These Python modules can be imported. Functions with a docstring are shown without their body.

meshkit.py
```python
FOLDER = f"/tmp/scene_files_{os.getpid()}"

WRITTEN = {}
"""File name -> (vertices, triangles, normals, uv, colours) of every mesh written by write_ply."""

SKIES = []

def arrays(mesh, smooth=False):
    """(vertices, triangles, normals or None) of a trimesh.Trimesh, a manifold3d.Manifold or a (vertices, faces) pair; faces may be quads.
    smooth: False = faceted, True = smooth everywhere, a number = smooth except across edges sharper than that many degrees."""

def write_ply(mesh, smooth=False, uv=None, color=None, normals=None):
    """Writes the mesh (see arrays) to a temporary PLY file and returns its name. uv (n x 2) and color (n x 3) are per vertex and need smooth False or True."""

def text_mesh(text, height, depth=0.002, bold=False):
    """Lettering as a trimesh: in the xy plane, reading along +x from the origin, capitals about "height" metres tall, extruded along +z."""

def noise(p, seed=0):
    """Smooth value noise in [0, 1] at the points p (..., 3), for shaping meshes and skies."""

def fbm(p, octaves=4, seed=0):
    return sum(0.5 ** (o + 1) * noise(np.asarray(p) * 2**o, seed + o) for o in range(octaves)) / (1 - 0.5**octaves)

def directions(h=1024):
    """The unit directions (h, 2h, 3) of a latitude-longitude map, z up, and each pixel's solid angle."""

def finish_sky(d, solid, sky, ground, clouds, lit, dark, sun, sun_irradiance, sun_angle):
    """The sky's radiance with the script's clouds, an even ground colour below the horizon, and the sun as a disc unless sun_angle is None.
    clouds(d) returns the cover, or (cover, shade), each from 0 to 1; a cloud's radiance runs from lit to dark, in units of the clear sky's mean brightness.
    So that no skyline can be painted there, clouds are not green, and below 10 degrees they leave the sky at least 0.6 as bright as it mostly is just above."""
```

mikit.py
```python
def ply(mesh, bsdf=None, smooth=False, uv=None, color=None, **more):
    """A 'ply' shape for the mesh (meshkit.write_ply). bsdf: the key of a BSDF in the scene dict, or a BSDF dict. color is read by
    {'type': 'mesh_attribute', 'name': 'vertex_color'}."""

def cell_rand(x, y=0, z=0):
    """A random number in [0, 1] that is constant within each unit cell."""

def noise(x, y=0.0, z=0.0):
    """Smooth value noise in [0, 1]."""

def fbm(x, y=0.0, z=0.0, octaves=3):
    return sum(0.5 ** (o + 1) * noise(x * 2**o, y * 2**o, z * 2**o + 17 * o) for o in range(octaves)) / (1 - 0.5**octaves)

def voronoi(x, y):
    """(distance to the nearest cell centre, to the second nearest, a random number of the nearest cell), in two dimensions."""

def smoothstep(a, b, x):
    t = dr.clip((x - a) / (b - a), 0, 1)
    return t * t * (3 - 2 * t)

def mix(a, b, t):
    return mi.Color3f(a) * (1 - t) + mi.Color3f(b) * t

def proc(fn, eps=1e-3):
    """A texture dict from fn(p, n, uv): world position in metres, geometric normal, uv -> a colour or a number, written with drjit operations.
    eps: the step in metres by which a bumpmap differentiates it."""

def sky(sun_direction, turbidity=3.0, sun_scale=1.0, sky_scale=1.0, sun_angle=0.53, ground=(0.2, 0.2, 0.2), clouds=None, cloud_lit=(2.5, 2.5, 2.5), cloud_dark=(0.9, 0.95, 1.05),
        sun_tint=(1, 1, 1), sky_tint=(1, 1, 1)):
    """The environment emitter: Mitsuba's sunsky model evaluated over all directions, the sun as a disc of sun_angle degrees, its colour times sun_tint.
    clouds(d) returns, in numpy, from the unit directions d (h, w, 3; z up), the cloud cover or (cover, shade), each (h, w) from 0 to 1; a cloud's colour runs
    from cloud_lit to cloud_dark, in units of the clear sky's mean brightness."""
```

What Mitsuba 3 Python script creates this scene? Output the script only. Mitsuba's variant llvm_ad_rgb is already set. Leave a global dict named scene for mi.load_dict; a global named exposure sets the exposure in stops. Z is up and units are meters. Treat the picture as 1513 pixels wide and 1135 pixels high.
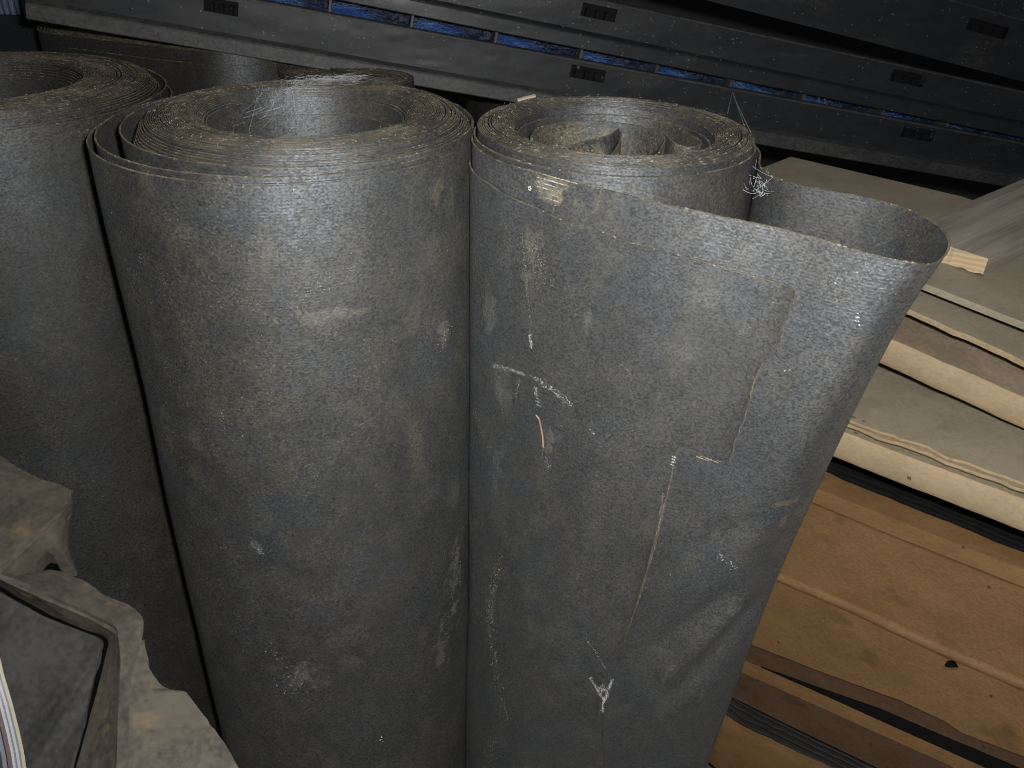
import math
import numpy as np
import trimesh
import shapely.geometry as sg
from shapely import affinity
import drjit as dr
import mitsuba as mi
import mikit, meshkit
from mikit import noise, fbm, smoothstep, mix, cell_rand, proc

T = mi.ScalarTransform4f
RNG = np.random.default_rng(7)
scene, labels = {}, {}

# ------------------------------------------------------------------ camera, flash, exposure
CAM = np.array([0.0, 0.0, 1.07])
PITCH, ROLL, FPX, PW, PH = 0.5365, 0.035, 1250.0, 1513.0, 1135.0
F = np.array([0, math.cos(PITCH), -math.sin(PITCH)])
U0, R0 = np.array([0, math.sin(PITCH), math.cos(PITCH)]), np.array([1.0, 0, 0])
R = math.cos(ROLL) * R0 + math.sin(ROLL) * U0
U = math.cos(ROLL) * U0 - math.sin(ROLL) * R0
scene['camera'] = {'type': 'perspective', 'fov': math.degrees(2 * math.atan(PW / 2 / FPX)), 'fov_axis': 'x', 'near_clip': 0.02, 'far_clip': 60.0,
                   'to_world': T().look_at(origin=CAM.tolist(), target=(CAM + F).tolist(), up=U.tolist())}
# the camera's own flash: a small window beside and above the lens
FL = CAM + 0.032 * R + 0.030 * U
scene['flash_lamp'] = {'type': 'rectangle', 'to_world': T().look_at(origin=FL.tolist(), target=(FL + F - 0.17 * U).tolist(), up=U.tolist()) @ T().scale([0.014, 0.009, 1]),
                       'emitter': {'type': 'area', 'radiance': {'type': 'rgb', 'value': [5300, 5250, 5150]}}}
labels['flash_lamp'] = {'label': 'small bright flash window beside the lens, outside the picture', 'category': 'flash lamp'}
# faint light of the room
scene['room_light'] = {'type': 'constant', 'radiance': {'type': 'rgb', 'value': [0.030, 0.032, 0.038]}}
exposure = 0.0


# ------------------------------------------------------------------ helpers
def ray(x, y):
    return F + R * (x - PW / 2) / FPX - U * (y - PH / 2) / FPX


def at(x, y, t):                       # a point t metres ahead
    return CAM + ray(x, y) * t


def on_z(x, y, z):                     # on a level surface of height z
    d = ray(x, y)
    return CAM + d * (z - CAM[2]) / d[2]


def on_plane(x, y, q, n):
    d = ray(x, y)
    return CAM + d * (np.dot(q - CAM, n) / np.dot(d, n))


def to_px(P):
    P = np.asarray(P, float) - CAM
    z = P @ F
    return np.stack([PW / 2 + FPX * (P @ R) / z, PH / 2 - FPX * (P @ U) / z], -1), z


COUNT = {}


def key(name, parent=None):
    full = f'{parent}__{name}' if parent else name
    n = COUNT.get(full, -1) + 1
    COUNT[full] = n
    return full if n == 0 else f'{full}_{n:03d}'


def thing(name, label, cat, group=None):
    k = key(name)
    labels[k] = {'label': label, 'category': cat}
    if group:
        labels[k]['group'] = group
    return k


def obj(name, mesh, mat, parent=None, smooth=False, uv=None, kind=None, label=None):
    k = key(name, parent)
    scene[k] = mikit.ply(mesh, mat, smooth=smooth, uv=uv)
    if kind or label:
        labels.setdefault(k, {})
        if kind:
            labels[k]['kind'] = kind
        if label:
            labels[k]['label'] = label
    return k


class Grid:
    """Quad grids gathered into one mesh with uv; grids do not share vertices, so shading stays crisp where they meet."""

    def __init__(self):
        self.v, self.f, self.uv, self.n = [], [], [], 0

    def add(self, V, uv=None, flip=False):
        V = np.asarray(V, float)
        a, b = V.shape[:2]
        i = np.arange(a * b).reshape(a, b)
        q = np.stack([i[:-1, :-1], i[:-1, 1:], i[1:, 1:], i[1:, :-1]], -1).reshape(-1, 4)
        f = np.vstack([q[:, [0, 1, 2]], q[:, [0, 2, 3]]])
        if flip:
            f = f[:, ::-1]
        self.v.append(V.reshape(-1, 3))
        self.f.append(f + self.n)
        self.uv.append(np.zeros((a * b, 2)) if uv is None else np.asarray(uv, float).reshape(-1, 2))
        self.n += a * b

    def mesh(self):
        return (np.vstack(self.v), np.vstack(self.f)), np.vstack(self.uv)


def resample(p, n):
    p = np.asarray(p, float)
    s = np.r_[0, np.cumsum(np.linalg.norm(np.diff(p, axis=0), axis=1))]
    t = np.linspace(0, s[-1], n)
    return np.stack([np.interp(t, s, p[:, k]) for k in range(p.shape[1])], -1)


def spline(p, n):
    from scipy.interpolate import CubicSpline
    p = np.asarray(p, float)
    s = np.r_[0, np.cumsum(np.sqrt(np.linalg.norm(np.diff(p, axis=0), axis=1)))]
    q = CubicSpline(s, p)(np.linspace(0, s[-1], n * 4))
    return resample(q, n)


def hull(points):
    return trimesh.convex.convex_hull(np.asarray(points, float))


def cat(ms):
    return trimesh.util.concatenate(ms)


def mapped(m, o, ex, ey, ez):
    m = m.copy()
    m.vertices = np.asarray(o) + m.vertices @ np.stack([ex, ey, ez])
    if np.linalg.det(np.stack([ex, ey, ez])) < 0:
        m.invert()
    return m


def box(x0, x1, y0, y1, z0, z1, b=0.0006):
    """A box with bevelled edges."""
    b = min(b, (x1 - x0) / 3, (y1 - y0) / 3, (z1 - z0) / 3)
    pts = []
    for sx in (0, 1):
        for sy in (0, 1):
            for sz in (0, 1):
                c = np.array([x1 if sx else x0, y1 if sy else y0, z1 if sz else z0])
                g = np.array([-1 if sx else 1, -1 if sy else 1, -1 if sz else 1]) * b
                for k in range(3):
                    q = c + g
                    q[k] = c[k]
                    pts.append(q)
    return hull(pts)


def tube(pts, r, n=5):
    pts = np.asarray(pts, float)
    r = np.broadcast_to(r, len(pts))
    t = np.gradient(pts, axis=0)
    t /= np.linalg.norm(t, axis=1, keepdims=True) + 1e-12
    a = np.cross(t, [0.31, 0.2, 0.93])
    a /= np.linalg.norm(a, axis=1, keepdims=True) + 1e-12
    b = np.cross(t, a)
    an = np.linspace(0, 2 * np.pi, n, endpoint=False)
    V = pts[:, None] + (np.cos(an)[None, :, None] * a[:, None] + np.sin(an)[None, :, None] * b[:, None]) * r[:, None, None]
    i = np.arange(len(pts) * n).reshape(len(pts), n)
    j = np.roll(i, -1, 1)
    f = np.stack([i[:-1], j[:-1], j[1:], i[1:]], -1).reshape(-1, 4)
    return trimesh.Trimesh(V.reshape(-1, 3), np.vstack([f[:, [0, 1, 2]], f[:, [0, 2, 3]]]), process=False)


# ------------------------------------------------------------------ materials
def principled(name, color, rough, spec=0.5, bump=None, scale=1.0, **more):
    m = {'type': 'principled', 'base_color': color if isinstance(color, dict) else {'type': 'rgb', 'value': list(color)},
         'roughness': rough, **({} if spec is None else {'specular': spec}), **more}
    if bump is not None:
        m = {'type': 'bumpmap', 'arbitrary': bump, 'scale': scale, 'bsdf': m}
    scene[name] = {'type': 'twosided', 'bsdf': m}


def felt_colour(uv, p, dust=0.5, stains=()):
    u, v = uv.x, uv.y
    big = fbm(u * 14, v * 11, 1.7, 3)
    mid = fbm(u * 62, v * 50, 5.1, 4)
    fine = fbm(u * 800, v * 1000, 3.3, 2)
    c = mix((0.0165, 0.0150, 0.0116), (0.043, 0.0365, 0.0248), smoothstep(0.30, 0.78, mid * 0.55 + big * 0.45) * (0.5 + 0.6 * dust))
    c = mix(c, (0.018, 0.022, 0.026), smoothstep(0.50, 0.78, fbm(u * 30 + 7, v * 34 + 3, 9.0, 4)) * 0.5)
    grain = smoothstep(0.25, 0.80, fine)
    c = c * (0.35 + 1.3 * grain)
    # pale mineral fibres and grit stuck in the felt
    r = cell_rand(dr.floor(u * 1100), dr.floor(v * 1500), 3)
    c = mix(c, (0.26, 0.245, 0.21), smoothstep(0.972, 1.0, r) * smoothstep(0.35, 0.65, mid) * 0.6)
    # ochre dust lying in patches
    c = mix(c, (0.085, 0.073, 0.050), smoothstep(0.58, 0.84, fbm(u * 40 + 3, v * 30, 2.0, 5)) * (0.3 + 0.7 * grain) * dust)
    for (a, b, ra, rb, k, col) in stains:
        d = dr.sqrt(dr.square((u - a) / ra) + dr.square((v - b) / rb))
        ragged = d + 2.2 * (fbm(u * 130 + a * 50, v * 110, 4.0, 4) - 0.5)
        c = mix(c, col, (1 - smoothstep(0.30, 0.85, ragged)) * k * (0.25 + 0.75 * grain))
    return c


def felt_bump(p, n, uv):
    u, v = uv.x, uv.y
    w = 2 * math.pi / 0.0021
    ph = 2.2 * fbm(u * 150, v * 150, 0.3, 2)
    weave = dr.sin(v * w + ph) * (0.5 + 0.5 * dr.sin(u * w * 0.8 + 2 * ph))
    return weave * 0.000036 + fbm(u * 800, v * 1000, 1.2, 2) * 0.00010 + fbm(u * 60, v * 50, 8.0, 2) * 0.0006


def edge_colour(p, n, uv):
    g = fbm(p.x * 260, p.y * 260, p.z * 200, 3)
    k = fbm(p.x * 45 + 3, p.y * 45, 2.0, 3)
    c = mix((0.050, 0.044, 0.033), (0.140, 0.119, 0.081), smoothstep(0.3, 0.72, 0.5 * g + 0.5 * k))
    return mix(c, (0.40, 0.36, 0.27), smoothstep(0.70, 0.82, fbm(p.x * 420, p.y * 420, 4.0, 2)) * 0.6)


def edge_bump(p, n, uv):
    return fbm(p.x * 800, p.y * 800, p.z * 500, 2) * 0.0006


def felt_gloss(uv, gloss):
    # bare asphalt shines, fibres that stand up do not
    g = smoothstep(0.25, 0.75, fbm(uv.x * 800 + 9, uv.y * 1100, 2.3, 2))
    return gloss * (0.45 + 1.1 * g)


def make_felt(name, dust=0.5, stains=(), rough=0.7, gloss=0.13, tone=1.0, bump=felt_bump):
    """Fibre felt soaked in asphalt: a dull dark body with a broad sheen."""
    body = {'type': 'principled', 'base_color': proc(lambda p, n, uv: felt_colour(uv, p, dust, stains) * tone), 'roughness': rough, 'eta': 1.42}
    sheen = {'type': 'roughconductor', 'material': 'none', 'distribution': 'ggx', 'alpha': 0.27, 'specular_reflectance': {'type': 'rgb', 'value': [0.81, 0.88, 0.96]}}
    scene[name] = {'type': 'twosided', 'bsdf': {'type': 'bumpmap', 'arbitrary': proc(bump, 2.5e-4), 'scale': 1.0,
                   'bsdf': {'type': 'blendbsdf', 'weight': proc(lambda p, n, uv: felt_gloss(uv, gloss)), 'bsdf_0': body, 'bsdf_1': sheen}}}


make_felt('felt', 0.45)
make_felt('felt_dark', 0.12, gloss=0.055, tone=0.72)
make_felt('felt_brown', 0.9, gloss=0.03, tone=2.3)
principled('felt_edge', proc(edge_colour), 0.85, 0.3, proc(edge_bump, 3e-4))


def plastic_colour(p, n, uv):
    g = fbm(p.x * 60, p.z * 160, p.y * 60, 3)
    d = smoothstep(0.50, 0.80, fbm(p.x * 14, p.z * 70, p.y * 20, 4))
    c = mix((0.011, 0.0125, 0.015), (0.019, 0.020, 0.022), g)
    c = mix(c, (0.050, 0.048, 0.041), d * 0.5 * smoothstep(0.3, 0.7, fbm(p.x * 400, p.z * 400, p.y * 300, 3)))
    r = cell_rand(dr.floor(p.x * 900 + 0.3 * p.z), dr.floor(p.z * 1100), 5)
    return mix(c, (0.24, 0.23, 0.20), smoothstep(0.996, 1.0, r))


principled('black_plastic', proc(plastic_colour), proc(lambda p, n, uv: 0.38 + 0.22 * fbm(p.x * 30, p.z * 70, p.y * 20, 3)), 0.35,
           proc(lambda p, n, uv: fbm(p.x * 14, p.z * 40, p.y * 20, 3) * 0.0016 + fbm(p.x * 500, p.z * 500, p.y * 400, 2) * 0.00005, 8e-4))


def plastic_dust_colour(p, n, uv):
    g = fbm(p.x * 420, p.z * 420, p.y * 420, 3)
    return mix((0.019, 0.020, 0.022), (0.048, 0.047, 0.044), smoothstep(0.3, 0.7, g * 0.6 + 0.4 * fbm(p.x * 40, p.z * 90, p.y * 40, 3)))


principled('plastic_lip', proc(plastic_dust_colour), 0.55, 0.5)
principled('blue_fibre', (0.030, 0.090, 0.30), 0.42, 0.6)
principled('pale_fibre', (0.22, 0.36, 0.62), 0.35, 0.6)
principled('blue_mat', proc(lambda p, n, uv: mix((0.003, 0.005, 0.014), (0.006, 0.014, 0.05), fbm(p.x * 160, p.z * 260, p.y * 160, 3))), 0.6, 0.4,
           proc(lambda p, n, uv: fbm(p.x * 260, p.z * 500, p.y * 200, 2) * 0.003, 5e-4))


def card_maker(a, b, seed, stain=(0.20, 0.15, 0.09)):
    def fn(p, n, uv):
        s = p.x * 0.74 - p.y * 0.67
        w = p.x * 0.67 + p.y * 0.74
        g = fbm(s * 26 + seed, w * 34, p.z * 34 + seed, 4)
        fib = fbm(s * 420, w * 500, p.z * 500 + seed, 2)
        c = mix(a, b, smoothstep(0.25, 0.75, 0.55 * g + 0.45 * fib))
        c = mix(c, stain, smoothstep(0.60, 0.78, fbm(s * 30 + seed, w * 30, p.z * 34, 4)) * 0.55)
        r = cell_rand(dr.floor(s * 330), dr.floor(w * 330 + p.z * 330), seed)
        return mix(c, (0.03, 0.025, 0.02), smoothstep(0.9985, 1.0, r) * 0.8)
    return proc(fn)


def card_bump(p, n, uv):
    s = p.x * 0.74 - p.y * 0.67
    w = p.x * 0.67 + p.y * 0.74
    return fbm(s * 260, w * 300, p.z * 300, 2) * 0.0002 + fbm(s * 9, w * 14, p.z * 14, 2) * 0.0005


CB = proc(card_bump, 6e-4)
principled('card_cream', card_maker((0.275, 0.205, 0.12), (0.355, 0.27, 0.165), 1.0, (0.27, 0.185, 0.10)), 0.75, 0.3, CB)
principled('card_tan', card_maker((0.20, 0.155, 0.105), (0.31, 0.245, 0.165), 2.0, (0.15, 0.11, 0.07)), 0.8, 0.3, CB)
principled('card_grey', card_maker((0.225, 0.190, 0.132), (0.285, 0.243, 0.175), 3.0, (0.20, 0.160, 0.105)), 0.8, 0.3, CB)
principled('card_brown', card_maker((0.165, 0.090, 0.034), (0.232, 0.134, 0.055), 4.0, (0.105, 0.062, 0.03)), 0.72, 0.35, CB)
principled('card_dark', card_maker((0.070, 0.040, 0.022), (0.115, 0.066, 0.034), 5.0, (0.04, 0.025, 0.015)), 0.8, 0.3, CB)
principled('shade_black', (0.006, 0.006, 0.006), 0.85, 0.15)  # near-black standing in for shade in gaps, slots and the box hole


def wood_colour(p, n, uv):
    a, b, h = uv.x, uv.y, p.z
    w = fbm(a * 6, b * 90, h * 90, 3)
    fine = fbm(a * 20, b * 900, h * 700, 2)
    c = mix((0.24, 0.215, 0.172), (0.35, 0.31, 0.25), smoothstep(0.3, 0.7, w))
    return c * (0.75 + 0.4 * fine)


principled('plank_wood', proc(wood_colour), 0.7, 0.3)
principled('plank_end', proc(lambda p, n, uv: mix((0.42, 0.31, 0.185), (0.50, 0.385, 0.24), smoothstep(0.35, 0.65, 0.5 + 0.5 * dr.sin(dr.sqrt(dr.square(uv.x * 900) + dr.square((p.z - 0.74) * 1500)) + 6 * fbm(uv.x * 60, p.z * 60, 0.2, 2))))), 0.8, 0.3)


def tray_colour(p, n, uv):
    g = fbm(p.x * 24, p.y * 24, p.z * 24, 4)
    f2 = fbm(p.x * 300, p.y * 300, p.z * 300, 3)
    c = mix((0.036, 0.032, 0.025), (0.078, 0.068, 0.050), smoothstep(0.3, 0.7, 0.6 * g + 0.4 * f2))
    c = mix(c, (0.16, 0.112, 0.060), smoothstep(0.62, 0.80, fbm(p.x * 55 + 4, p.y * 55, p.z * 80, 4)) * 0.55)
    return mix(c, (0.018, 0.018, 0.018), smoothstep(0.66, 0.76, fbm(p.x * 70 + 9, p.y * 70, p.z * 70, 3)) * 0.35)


principled('tray_dust', proc(tray_colour), 0.8, 0.3, proc(lambda p, n, uv: fbm(p.x * 60, p.y * 60, p.z * 60, 3) * 0.003 + fbm(p.x * 500, p.y * 500, p.z * 500, 2) * 0.0003, 6e-4))
principled('plaster', (0.55, 0.54, 0.51), 0.9, 0.2)
principled('ochre_dust', (0.42, 0.35, 0.22), 0.9, 0.2)
principled('web', (0.50, 0.52, 0.54), 0.6, 0.3)
principled('straw', (0.28, 0.17, 0.115), 0.5, 0.4)
principled('tape', (0.50, 0.42, 0.27), 0.7, 0.3)
principled('concrete', proc(lambda p, n, uv: mix((0.10, 0.095, 0.09), (0.2, 0.19, 0.175), fbm(p.x * 9, p.y * 9, 0.5, 4))), 0.9, 0.2)
principled('wall_paint', proc(lambda p, n, uv: mix((0.05, 0.048, 0.045), (0.09, 0.085, 0.08), fbm(p.x * 5, p.z * 5, 0.5, 4))), 0.9, 0.2)
for nm, c in (('sheet_cream', (0.20, 0.19, 0.13)), ('sheet_blue', (0.085, 0.09, 0.105)), ('sheet_white', (0.20, 0.20, 0.205)), ('sheet_maroon', (0.065, 0.045, 0.047))):
    principled(nm, c, 0.25, 0.5)

# ------------------------------------------------------------------ the setting
g = Grid()
xs = np.linspace(-6, 6, 2)
g.add([[[x, y, 0] for x in xs] for y in np.linspace(-4, 5, 2)])
m, uv = g.mesh()
obj('floor', m, 'concrete', uv=uv, kind='structure')
obj('back_wall', box(-6, 6, 2.2, 2.35, 0, 3.0, 0.002), 'wall_paint', kind='structure')

# ------------------------------------------------------------------ felt rolls
TF = 0.0012   # thickness of the felt


def ply_sheet(parent, name, path, ztop, zbot=None, mat='felt', rows=30, t=TF, inward=None, wob=0.0011, seed=0, paths=None, u0=0.0, dents=None, inner_mat=None):
    """One upright turn of felt. path (N,2) in plan, walked so that the outside lies on the right hand; ztop a number or (N,). Returns the outer grid with its uv."""
    path = np.asarray(path, float)
    N = len(path)
    ztop = np.broadcast_to(ztop, N).astype(float)
    zbot = 0.002 if zbot is None else zbot
    k = np.linspace(0, 1, rows) ** 0.8
    Z = ztop[None] + (np.broadcast_to(zbot, N) - ztop)[None] * k[:, None]
    if paths is None:
        P = np.broadcast_to(path, (rows, N, 2)).copy()
    else:
        P = paths(Z)
    s = np.r_[0, np.cumsum(np.linalg.norm(np.diff(path, axis=0), axis=1))] + u0
    S = np.broadcast_to(s, (rows, N))
    tn = np.gradient(P, axis=1)
    nr = np.stack([tn[..., 1], -tn[..., 0]], -1)
    nr /= np.linalg.norm(nr, axis=-1, keepdims=True) + 1e-12
    q = np.stack([S * 9, Z * 7, np.full_like(S, seed * 3.1)], -1)
    dis = wob * 2 * (meshkit.fbm(q, 3, seed) - 0.5)
    if dents is not None:
        dis = dis + dents(S, Z)
    P = P + nr * dis[..., None]
    out = np.dstack([P, Z])
    inn = np.dstack([P - nr * t, Z])
    UV = np.dstack([S, Z])
    g = Grid()
    g.add(out, UV)
    if inner_mat is None:
        g.add(inn, UV + [0.37, 0.21], flip=True)
    for c in (0, -1):
        g.add(np.stack([out[:, c], inn[:, c]], 0), np.stack([UV[:, c]] * 2, 0))
    m, uv = g.mesh()
    k1 = obj(name, m, mat, parent, smooth=True, uv=uv)
    if inner_mat:
        gi = Grid()
        gi.add(inn, UV + [0.37, 0.21], flip=True)
        m, uv = gi.mesh()
        obj('inner_face', m, inner_mat, k1, smooth=True, uv=uv)
    # the cut edge: fuzzy, a hair uneven
    e = Grid()
    zj = (RNG.random(N) - 0.5) * 0.0005
    mid = np.c_[(P[0] - nr[0] * t / 2), Z[0] + 0.0004 + zj]
    a = np.c_[P[0] + nr[0] * 0.0001, Z[0] - 0.0004 + zj]
    b = np.c_[P[0] - nr[0] * (t + 0.0001), Z[0] - 0.0004 + zj]
    e.add(np.stack([a, mid, b], 0))
    m, uv = e.mesh()
    obj('cut_edge', m, 'felt_edge', k1, smooth=True, uv=uv)
    return out, UV, nr


def circle(c, r, a0=0.0, a1=2 * math.pi, n=240):
    """Clockwise seen from above, so that the outside is on the left... walked so that nr points outward."""
    a = np.linspace(a0, a1, n)
    return np.c_[c[0] + r * np.cos(a), c[1] + r * np.sin(a)]


def wound(parent, c, r_in, r_out, z, step_in, step_out, seed, mat='felt', depth=0.16, pitch=0.00128, tilt=(0, 0)):
    """The tight windings: one long spiral, each turn at its own height."""
    rng = np.random.default_rng(seed)
    turns = int((r_out - r_in) / pitch)
    hj = np.cumsum(rng.normal(0, 0.00022, turns + 2))
    hj = hj - np.linspace(hj[0], hj[-1], turns + 2) + rng.normal(0, 0.00010, turns + 2)
    for k in rng.integers(5, turns - 5, 3):
        hj[k:k + 1] -= 0.0012
    A = np.arange(0, turns * 2 * math.pi, 2 * math.pi / 150)
    kk = A / (2 * math.pi)
    inc = 0.86 + 0.5 * (rng.random(turns + 2) < 0.22) * rng.exponential(0.7, turns + 2)
    rr = np.r_[0, np.cumsum(inc)]
    rr = r_in + rr / rr[turns] * (r_out - r_in)
    r = np.interp(kk, np.arange(len(rr)), rr)
    r = r + 0.0016 * (meshkit.fbm(np.c_[np.cos(A) * 2, np.sin(A) * 2, np.full_like(A, seed)], 2, seed) - 0.5)
    h = z + np.interp(kk, np.arange(turns + 2), hj)
    h = h - step_in * np.clip(1 - kk / 7.0, 0, 1) ** 1.3 - step_out * np.clip((kk - (turns - 9)) / 9.0, 0, 1) ** 1.4
    x, y = c[0] + r * np.cos(A), c[1] + r * np.sin(A)
    h = h + (x - c[0]) * tilt[0] + (y - c[1]) * tilt[1]
    nx, ny = np.cos(A), np.sin(A)
    t = TF * 0.86
    s = np.cumsum(np.r_[0, np.hypot(np.diff(x), np.diff(y))])
    zb = z - depth
    lo = np.where(kk > turns - 2.5, 0.003, np.where(kk < 2.5, 0.25, zb))
    g = Grid()
    top = np.stack([np.c_[x, y, h], np.c_[x, y, lo]], 0)
    inn = np.stack([np.c_[x - nx * t, y - ny * t, h], np.c_[x - nx * t, y - ny * t, lo]], 0)
    g.add(top, np.stack([np.c_[s, h], np.c_[s, lo]], 0))
    g.add(inn, np.stack([np.c_[s, h], np.c_[s, lo]], 0), flip=True)
    m, uv = g.mesh()
    k1 = obj('wound_core', m, mat, parent, smooth=True, uv=uv)
    e = Grid()
    j = rng.normal(0, 0.00012, len(x))
    e.add(np.stack([np.c_[x + nx * .00005, y + ny * .00005, h - .0003], np.c_[x - nx * t * .3, y - ny * t * .3, h + .00025 + j], np.c_[x - nx * t, y - ny * t, h - .0003]], 0))
    m, uv = e.mesh()
    obj('cut_edge', m, 'felt_edge', k1, smooth=True, uv=uv)


# --- the main roll, left of centre
ZT = CAM[2] - 0.153
ROLLS = 'rolls of black roofing felt'
main = thing('felt_roll', 'upright felt roll left of the middle with loose outer turns and a cobweb', 'felt roll', ROLLS)
MC, MO = np.array([-0.162, 0.652]), np.array([-0.177, 0.651])
wound(main, MC, 0.0725, 0.1248, ZT, 0.007, 0.0165, 11)
ply_sheet(main, 'inner_ply', circle(MC + [0.001, 0.0], 0.0705, 0.9 * math.pi, -1.0 * math.pi, 200)[::-1], ZT - 0.020 - 0.006 * np.linspace(1, 0, 200) ** 6, ZT - 0.35, rows=8, seed=3)
MAIN_OUT = ply_sheet(main, 'outer_ply', circle(MO, 0.1400, 0.35, 0.35 + 2 * math.pi, 420), CAM[2] - 0.1665, mat='felt_main', rows=60, seed=1, wob=0.0014)
ply_sheet(main, 'outer_ply', circle(MO + [0.002, -0.0005], 0.1362, 0.2, 0.2 + 2 * math.pi, 260), CAM[2] - 0.1630, ZT - 0.12, rows=8, seed=2)
ply_sheet(main, 'outer_ply', circle(MC + [-0.0038, 0.0], 0.1291, 0.1, 0.1 + 2 * math.pi, 260), CAM[2] - 0.1595, ZT - 0.12, rows=8, seed=5)

# --- the right roll with its loose flap
right = thing('felt_roll', 'upright felt roll right of the middle with its outer turn sprung open to the right', 'felt roll', ROLLS)
RC = np.array([0.069, 0.640])
wound(right, RC, 0.0745, 0.1022, ZT, 0.005, 0.003, 23)
ply_sheet(right, 'outer_ply', circle(RC, 0.1042, 2.6, 2.6 + 2 * math.pi, 300), CAM[2] - 0.1610, rows=30, seed=6)
# crumpled inner end of the sheet inside the hole
zc = ZT - 0.0085
for cpx, wv in (([(838, 236), (806, 226), (788, 212), (784, 198), (800, 186), (845, 179), (905, 180), (955, 186), (979, 196), (984, 204), (978, 216), (968, 236), (962, 250)], 0.001),
                ([(808, 228), (835, 213), (865, 206), (895, 200), (909, 192), (914, 189), (919, 194), (915, 208), (905, 222), (893, 236), (882, 252)], 0.003),
                ([(982, 192), (992, 202), (1003, 213), (1018, 217), (1032, 214), (1035, 206), (1024, 197), (1000, 187), (975, 181)], 0.002)):
    c_ = spline([on_z(x, y, zc)[:2] for x, y in cpx], 120)
    ply_sheet(right, 'crumpled_inner_end', c_[::-1], zc - wv * np.sin(np.linspace(0, 5, 120)) ** 2, ZT - 0.35, rows=10, seed=8, wob=0.002, mat='felt_brown')
ply_sheet(right, 'inner_ply', circle(RC, 0.0722, -1.9, 3.6, 200), ZT - 0.010, ZT - 0.35, rows=8, seed=9)

ZB = CAM[2] - 0.165
aL = np.linspace(math.pi * 1.30, math.pi * 1.02, 9)       # runs round the left side of the roll to the front


def around(r, a):
    return np.c_[RC[0] + r * np.cos(a), RC[1] + r * np.sin(a)]


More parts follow.
